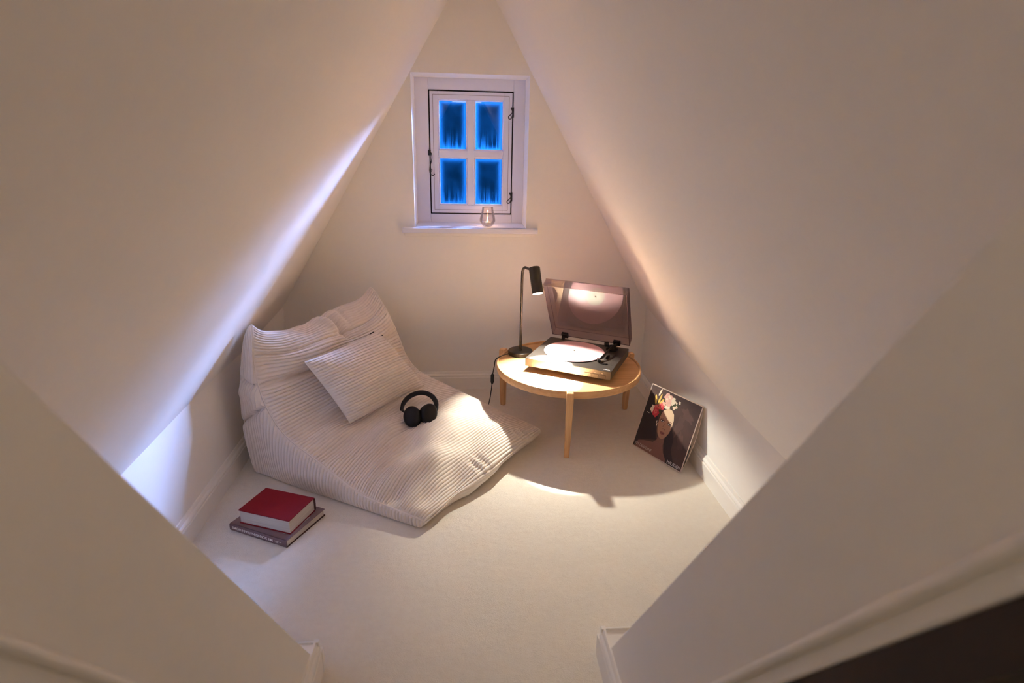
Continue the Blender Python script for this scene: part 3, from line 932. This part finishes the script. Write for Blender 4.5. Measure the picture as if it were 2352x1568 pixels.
# tonearm
Z0 = .066
ab = (.128, .112)
mb = MB(); mb.lathe([(.0005, Z0), (.030, Z0), (.030, Z0 + .006), (.020, Z0 + .009), (.016, Z0 + .022), (.0005, Z0 + .022)], 32, T=Matrix.Translation((.140, .125, 0)))
arm = mb.build('tonearm_base', M_plastic, tt, smooth=True)
MB().tube([(.104, .112, Z0 + .028), (.120, .121, Z0 + .028)], .013, 20).build('counterweight', M_plastic, tt, smooth=True)
tub = MB().tube(smooth_path([(.158, .155, Z0 + .026), (.152, .120, Z0 + .029), (.143, .02, Z0 + .027), (.136, -.045, Z0 + .020), (.130, -.066, Z0 + .014)], 8), .0046, 12)
ta = tub.build('tonearm', M_black, tt, smooth=True)
T_ = Matrix.Translation((.126, -.078, Z0 + .010)) @ Matrix.Rotation(math.radians(20), 4, 'Z')
MB().box(-.009, .009, -.018, .014, -.004, .005, T=T_).build('headshell', M_plastic, tt, bevel=.002)
MB().tube([(.134, -.085, Z0 + .014), (.150, -.080, Z0 + .016)], .0016, 8).build('finger_lift', M_alu, tt, smooth=True)
MB().box(.146, .158, -.030, .012, Z0, Z0 + .0105).build('arm_rest', M_plastic, tt, bevel=.002)
# cue lever, selector slots
T_ = Matrix.Translation((.160, -.096, Z0)) @ Matrix.Rotation(math.radians(8), 4, 'Z')
MB().prism([(-.020, -.004, 0), (.004, -.011, 0), (.014, 0, 0), (.004, .008, 0), (-.012, .006, 0)], (0, 0, .004), T=T_).build('start_lever', M_plastic, tt)
MB().tube([(.172, -.092, Z0 + .001), (.196, -.100, Z0 + .001)], .0012, 8).build('cue_mark', M_line, tt)
for (x, y) in ((.195, .030), (.191, -.026)):
    MB().box(x - .012, x + .012, y - .003, y + .003, Z0 - .001, Z0 + .0012).build('slot', M_line, tt)
# front buttons
for k in range(3):
    x0 = .088 + k * .0345
    MB().box(x0, x0 + .0325, -.1845, -.1815, .027, .045).build('button', M_deck, tt, bevel=.0008)
    MB().box(x0 - .001, x0 + .0335, -.1828, -.1815, .0262, .0462).build('button_gap', M_line, tt)
    MB().box(x0 + .010, x0 + .021, -.1830, -.1822, .0505, .0525).build('button_mark', M_lightprint, tt)
# emblem: ring with a triangle mark, and the small white lettering
RI = MB()
RI.lathe([(.0165, Z0), (.0180, Z0), (.0180, Z0 + .0004), (.0165, Z0 + .0004), (.0165, Z0)], 48, T=Matrix.Translation((-.186, -.132, 0)), cap=False)
RI.prism([(-.194, -.138, Z0), (-.186, -.122, Z0), (-.183, -.128, Z0), (-.1885, -.138, Z0)], (0, 0, .0004))
RI.prism([(-.184, -.130, Z0), (-.178, -.138, Z0), (-.182, -.138, Z0), (-.186, -.134, Z0)], (0, 0, .0004))
RI.build('emblem', M_line, tt)
for k, wl in enumerate((.006, .010, .012)):
    x0 = .172 + (0, .0075, .019)[k]
    MB().box(x0, x0 + wl, -.1635, -.1605, Z0, Z0 + .0004).build('lettering', M_white, tt)
# hinges and open lid
al = math.radians(59.0)
hl = Vector((.010, .172, .086))
yd = Vector((0, -math.cos(al), math.sin(al)))     # up the lid, towards its front edge
nd = Vector((0, math.sin(al), math.cos(al)))      # outside of the lid
LT = frame(hl, Vector((1, 0, 0)), yd, nd)
w2, hL, dp, tk = .210, .360, .050, .003
lid = MB()
lid.box(-w2, w2, 0, hL, dp - tk, dp, T=LT)
lid.box(-w2, -w2 + tk, 0, hL, 0, dp - tk, T=LT); lid.box(w2 - tk, w2, 0, hL, 0, dp - tk, T=LT)
lid.box(-w2 + tk, w2 - tk, 0, tk, 0, dp - tk, T=LT); lid.box(-w2 + tk, w2 - tk, hL - tk, hL, 0, dp - tk, T=LT)
lido = lid.build('dust_cover', M_smoke, tt)
rim = MB()
for (a, b, c_, d) in ((-w2, w2, 0, tk), (-w2, w2, hL - tk, hL), (-w2, -w2 + tk, tk, hL - tk), (w2 - tk, w2, tk, hL - tk)):
    rim.box(a, b, c_, d, -.0012, 0, T=LT)
rim.build('cover_rim', M_smokeedge, lido)
for x in (-.137, .144):
    mb = MB(); mb.box(x - .018, x + .018, -.004, .026, -.012, .004, T=LT)
    mb.box(x - .008, x + .008, .158, .176, .064, .090)
    mb.build('hinge', M_plastic, tt, bevel=.002)

# ================================================================== RECORD SLEEVE on the floor
A = Vector((.807, 2.450, .0035)); Bv = Vector((.948, 2.192, .0035))
eb = (Bv - A).normalized(); lean = math.radians(72); pw = Vector((eb.y * -1, eb.x, 0))
ev = (pw * math.cos(lean) + Vector((0, 0, 1)) * math.sin(lean)).normalized()
en = eb.cross(ev).normalized()               # towards the viewer?
if en.y > 0: en = -en
SW = (Bv - A).length + .006; SH = .315
slv = tag(empty('record_sleeve', A), 'dark portrait record sleeve with flower crown leaning on the right wall', 'record sleeve')
# local frame: u right, v up, n toward the viewer
FT = frame((0, 0, 0), eb, ev, en)
mb = MB(); mb.box(0, SW, 0, SH, -.003, 0, T=FT); mb.build('front_panel', M_card, slv, bevel=.0006)
# bowed rear panel
mb = MB(); nseg = 16; vs_ = []
for i in range(nseg + 1):
    v = i / nseg; bow = -.0035 - .022 * math.sin(math.pi * v) ** 1.2
    for u, tkk in ((0, 0), (SW, 0)):
        fade = .25 if u == 0 else 1
        bz = -.0035 + (bow + .0035) * fade
        vs_ += [tuple(FT @ Vector((u, v * SH, bz))), tuple(FT @ Vector((u, v * SH, bz - .003)))]
fs_ = []
for i in range(nseg):
    a = i * 4
    fs_ += [(a, a + 2, a + 6, a + 4), (a + 1, a + 5, a + 7, a + 3), (a, a + 4, a + 5, a + 1), (a + 2, a + 3, a + 7, a + 6)]
fs_ += [(0, 1, 3, 2), tuple(nseg * 4 + k for k in (0, 2, 3, 1))]
mb.add(vs_, fs_); mb.build('rear_panel', M_card, slv, smooth=True)
mb = MB(); mb.box(SW - .012, SW - .001, .03, .13, -.012, -.0045, T=FT); mb.build('inner_disc_edge', M_line, slv)


def uvp(u, v, h): return tuple(FT @ Vector((u * SW, (1 - v) * SH, h)))


art_m = {}
def artmat(name, c, var=0.0, bs=20):
    art_m[name] = simple('print_' + name, c, .5, var=var, bscale=bs); return art_m[name]


artmat('backdrop', (.062, .030, .024), .45, 14); artmat('shadow', (.016, .006, .006), .2); artmat('haze', (.088, .045, .036), .35, 18)
artmat('skin', (.37, .20, .125)); artmat('skin_light', (.66, .49, .32)); artmat('skin_dark', (.20, .095, .060)); artmat('lip', (.22, .070, .055)); artmat('shoulder', (.19, .085, .062), .2, 10)
artmat('red', (.50, .025, .045), .3, 90); artmat('coral', (.62, .12, .10), .3, 90); artmat('pink', (.72, .42, .34), .2, 90); artmat('cream', (.78, .66, .50), .15, 90); artmat('yellow', (.68, .46, .10), .2, 60); artmat('green', (.05, .05, .015)); artmat('white', (.8, .78, .72)); artmat('ink', (.012, .006, .005))
layer = [0.0004]


def blob(mb, pts):
    h = layer[0]; layer[0] += .00001
    mb.add([uvp(u, v, h) for u, v in pts], [tuple(range(len(pts)))])


def ell(cx, cy, rx, ry, rot=0, n=26, wob=0.0, seed=0):
    r = random.Random(seed); out = []
    ph_ = r.uniform(0, 6)
    for k in range(n):
        a = 2 * math.pi * k / n; f = 1 + wob * math.sin(5 * a + ph_) + wob * .6 * math.sin(8 * a + ph_ * 2)
        x, y = rx * f * math.cos(a), ry * f * math.sin(a)
        out.append((cx + x * math.cos(rot) - y * math.sin(rot), cy + x * math.sin(rot) + y * math.cos(rot)))
    return out


def art(name, matn, shapes):
    for s_ in shapes:
        mb = MB(); blob(mb, s_); mb.build(name, art_m[matn], slv)


e_ = .013
art('printed_backdrop', 'backdrop', [[(e_, e_), (1 - e_, e_), (1 - e_, 1 - e_), (e_, 1 - e_)]])
art('printed_backdrop', 'haze', [ell(.30, .06, .16, .035, .1, wob=.15), ell(.80, .22, .13, .06, .5, wob=.2, seed=2), ell(.72, .40, .06, .16, .2, wob=.2, seed=3), ell(.82, .60, .05, .12, -.3, wob=.2, seed=5)])
art('printed_shadow', 'shadow', [[(e_, .16), (.10, .13), (.20, .28), (.30, .42), (.34, .60), (.40, .75), (.10, .86), (e_, .98)], [(.53, .66), (.62, .50), (.70, .62), (.72, .78), (.80, .90), (.93, 1 - e_), (.66, 1 - e_), (.60, .85)], [(e_, .86), (.09, .90), (.09, 1 - e_), (e_, 1 - e_)]])
art('printed_shoulders', 'shoulder', [[(.06, 1 - e_), (.08, .885), (.18, .845), (.36, .80), (.415, .74), (.42, .62), (.54, .64), (.555, .78), (.60, .87), (.67, .94), (.69, 1 - e_)]])
art('printed_face', 'skin', [[(.335, .40), (.345, .50), (.365, .58), (.40, .655), (.45, .70), (.50, .70), (.555, .645), (.59, .57), (.605, .47), (.60, .37), (.57, .29), (.51, .245), (.44, .245), (.37, .30)]])
art('printed_face', 'skin_light', [[(.37, .30), (.44, .245), (.51, .245), (.57, .29), (.60, .37), (.605, .46), (.585, .50), (.55, .43), (.49, .40), (.42, .36)]])
art('printed_face', 'skin_dark', [ell(.402, .445, .048, .022), ell(.545, .452, .044, .021), [(.462, .46), (.470, .46), (.448, .535), (.440, .53)], ell(.462, .553, .012, .007), ell(.492, .555, .011, .007), [(.36, .425), (.40, .405), (.45, .428), (.44, .432), (.40, .417), (.365, .433)], [(.51, .428), (.55, .405), (.59, .42), (.585, .428), (.55, .416), (.515, .437)], [(.335, .52), (.345, .50), (.37, .585), (.40, .655), (.45, .70), (.43, .70), (.37, .63)], ell(.47, .74, .05, .03)])
art('printed_lips', 'lip', [ell(.470, .608, .048, .014, .03), ell(.470, .625, .038, .015)])
art('printed_eyes', 'ink', [ell(.402, .450, .034, .014), ell(.545, .455, .032, .0135), ell(.470, .617, .036, .003)])
art('printed_eyes', 'white', [ell(.385, .452, .010, .006), ell(.420, .452, .009, .005), ell(.530, .457, .009, .005), ell(.562, .457, .008, .005), ell(.545, .450, .002, .002)])
art('printed_leaves', 'green', [ell(.36, .20, .16, .06, -.3, wob=.2), ell(.26, .33, .08, .09, 0, wob=.2), ell(.52, .16, .08, .05, .3, wob=.25)])
art('printed_flowers', 'cream', [ell(.165, .345, .045, .060, .2, wob=.12, seed=3), ell(.205, .075, .016, .060, .25), ell(.47, .12, .06, .055, 0, wob=.15, seed=4), ell(.41, .235, .055, .026, -.25, wob=.1), ell(.60, .10, .020, .022, wob=.2), ell(.565, .18, .022, .022, wob=.2), ell(.53, .205, .024, .024, wob=.2), ell(.55, .125, .015, .015, wob=.2), ell(.10, .43, .03, .004, .1), ell(.325, .54, .007, .030), ell(.31, .50, .006, .02)])
art('printed_flowers', 'yellow', [ell(.165, .20, .020, .075, -.35), ell(.235, .17, .017, .085, .15), ell(.28, .20, .02, .06, .5)])
art('printed_flowers', 'pink', [ell(.38, .105, .075, .065, 0, wob=.14, seed=6), ell(.41, .175, .055, .045, .3, wob=.14, seed=7), ell(.33, .21, .04, .03, .3, wob=.14, seed=8), ell(.52, .21, .010, .010), ell(.565, .18, .009, .009), ell(.60, .10, .008, .008), ell(.345, .07, .03, .03, wob=.1)])
art('printed_flowers', 'cream', [ell(.40, .085, .035, .020, .5, wob=.2, seed=1), ell(.36, .125, .030, .014, -.4, wob=.2, seed=9)])
art('printed_flowers', 'coral', [ell(.30, .265, .055, .050, 0, wob=.14, seed=10), ell(.215, .30, .04, .035, 0, wob=.15, seed=12)])
art('printed_flowers', 'red', [ell(.235, .375, .062, .072, 0, wob=.10, seed=13), ell(.335, .275, .022, .030, 0, wob=.14, seed=14), ell(.285, .255, .016, .018)])
art('printed_flowers', 'coral', [ell(.23, .365, .030, .034, 0, wob=.16, seed=15)])
art('printed_flowers', 'red', [ell(.232, .368, .014, .016, 0, wob=.16, seed=16)])
TT_ = FT @ frame((.045 * SW, (1 - .955) * SH, .0009), (1, 0, 0), (0, 1, 0), (0, 0, 1))
text_obj('lettering', 'JOY DENALANE', .020, TT_, M_offprint, slv, width=.345 * SW, offset=-.0002)
TT_ = FT @ frame((.715 * SW, (1 - .972) * SH, .0009), (1, 0, 0), (0, 1, 0), (0, 0, 1))
text_obj('lettering', 'MAUREEN', .020, TT_, M_white, slv, width=.245 * SW)

# ================================================================== BOOKS
# lower book: spine to the viewer
b0_ = Vector((-.859, 1.884, 0)); b1_ = Vector((-.626, 1.770, 0))
ex = (b1_ - b0_).normalized(); ey = Vector((-ex.y, ex.x, 0)); W2 = (b1_ - b0_).length; D2 = .208; H2 = .029
bk = tag(empty('book', b0_, math.atan2(ex.y, ex.x)), 'mauve brown hardback book with white spine lettering, lying under the red book', 'book', 'books stacked by the lounger')
MB().box(0, W2, 0, D2, 0, .003).build('back_cover', M_darkred, bk, bevel=.0008)
MB().box(0, W2, 0, D2, H2 - .003, H2).build('front_cover', M_mauve, bk, bevel=.0008)
MB().prism([(0, 0, .0), (0, -.003, .004), (0, -.0035, H2 / 2), (0, -.003, H2 - .004), (0, 0, H2), (0, .003, H2), (0, .003, 0)], (W2, 0, 0)).build('spine', M_mauvespine, bk, smooth=True)
MB().box(.004, W2 - .004, .003, D2 - .005, .003, H2 - .003).build('page_block', M_pages, bk)
Tt = frame((W2 * .775, -.0040, H2 * .76), (-1, 0, 0), (0, 0, -1), (0, -1, 0))
text_obj('spine_title', 'MY SCANDINAVIAN HOME', .0155, Tt, M_white, bk, width=W2 * .72, offset=.0001)
for (x0, x1, z) in ((.80, .92, .017), (.815, .86, .012)):
    MB().box(W2 * x0, W2 * x1, -.0042, -.0035, z, z + .0016).build('spine_subtitle', M_offprint, bk)
ln = MB()
i0 = .036
for (a, b, c_, d) in ((i0, W2 - i0, i0 - .006, i0 - .0048), (i0, W2 - i0, D2 - i0, D2 - i0 + .0012), (i0, i0 + .0012, i0 - .006, D2 - i0), (W2 - i0, W2 - i0 + .0012, i0 - .006, D2 - i0 + .0012)):
    ln.box(a, b, c_, d, H2, H2 + .0003)
ln.build('printed_frame', M_white, bk)
Tt = frame((W2 - .016, .060, H2 + .0002), (0, 1, 0), (-1, 0, 0), (0, 0, 1))
for k, wd_ in enumerate((.014, .006, .020, .030)):
    y0 = .056 + (0, .020, .032, .058)[k]
    MB().box(W2 - .020, W2 - .0165, y0, y0 + wd_, H2, H2 + .0002).build('cover_lettering', M_offprint, bk)
# red book
r0 = Vector((-.8225, 1.882, H2 + .0005)); r1 = Vector((-.621, 1.8045, H2 + .0005))
ex = (r1 - r0).normalized(); W3 = (r1 - r0).length; D3 = .153; H3 = .056
rb_ = tag(empty('book', r0, math.atan2(ex.y, ex.x)), 'thick red cloth hardback book on top of the mauve book', 'book', 'books stacked by the lounger')
MB().box(0, W3, 0, D3, 0, .003).build('back_cover', M_red, rb_, bevel=.0006)
MB().box(0, W3, 0, D3, H3 - .003, H3).build('front_cover', M_red, rb_, bevel=.0006)
MB().prism([(0, D3 - .003, 0), (0, D3 + .002, .004), (0, D3 + .004, H3 / 2), (0, D3 + .002, H3 - .004), (0, D3 - .003, H3)], (W3, 0, 0)).build('spine', M_darkred, rb_, smooth=True)
MB().box(.003, W3 - .003, .004, D3 - .004, .003, H3 - .003).build('page_block', M_pages, rb_)

# ================================================================== CANDLE GLASS on the sill
CG = Vector((.133, 3.245, WZ0 + .0045))
cg = tag(empty('candle_holder', CG), 'small clear glass candle holder on the window sill', 'candle holder')
outer = [(.0005, 0), (.020, .0), (.026, .003), (.036, .014), (.0425, .028), (.0425, .038), (.038, .060), (.032, .085), (.0295, .102)]
inner = [(.0275, .102), (.030, .085), (.036, .060), (.0405, .038), (.040, .029), (.034, .018), (.024, .009), (.0005, .008)]
MB().lathe(outer + inner, 48, cap=False).build('glass', M_glass, cg, smooth=True)
MB().tube([(.0288 * math.cos(a), .0288 * math.sin(a), .102) for a in np.linspace(0, 2 * math.pi, 33)], .0008, 6, cap=False).build('glass_rim', M_smokerim, cg, smooth=True)
tl_o = tag(empty('tealight', CG + Vector((0, 0, .0095))), 'burning white tealight inside the glass holder on the sill', 'candle')
MB().lathe([(.0005, 0), (.0185, 0), (.019, .014), (.0182, .014), (.0178, .011), (.0005, .011)], 32, cap=False).build('cup', M_alu, tl_o, smooth=True)
MB().lathe([(.0005, .0108), (.0176, .0108), (.0176, .0125), (.0005, .0128)], 32, cap=False).build('wax', M_wax, tl_o, smooth=True)
MB().lathe([(.0005, .014), (.003, .017), (.0042, .022), (.0034, .028), (.0018, .034), (.0003, .039)], 16, cap=False).build('flame', M_flame, tl_o, smooth=True)
MB().tube([(0, 0, .012), (0, 0, .018)], .0007, 6).build('wick', M_line, tl_o)
pd = bpy.data.lights.new('flame_light', 'POINT'); pd.energy = .12; pd.color = (1, .62, .32); pd.shadow_soft_size = .006
po = bpy.data.objects.new('flame_light', pd); col.objects.link(po); po.parent = tl_o; po.location = (0, 0, .050)
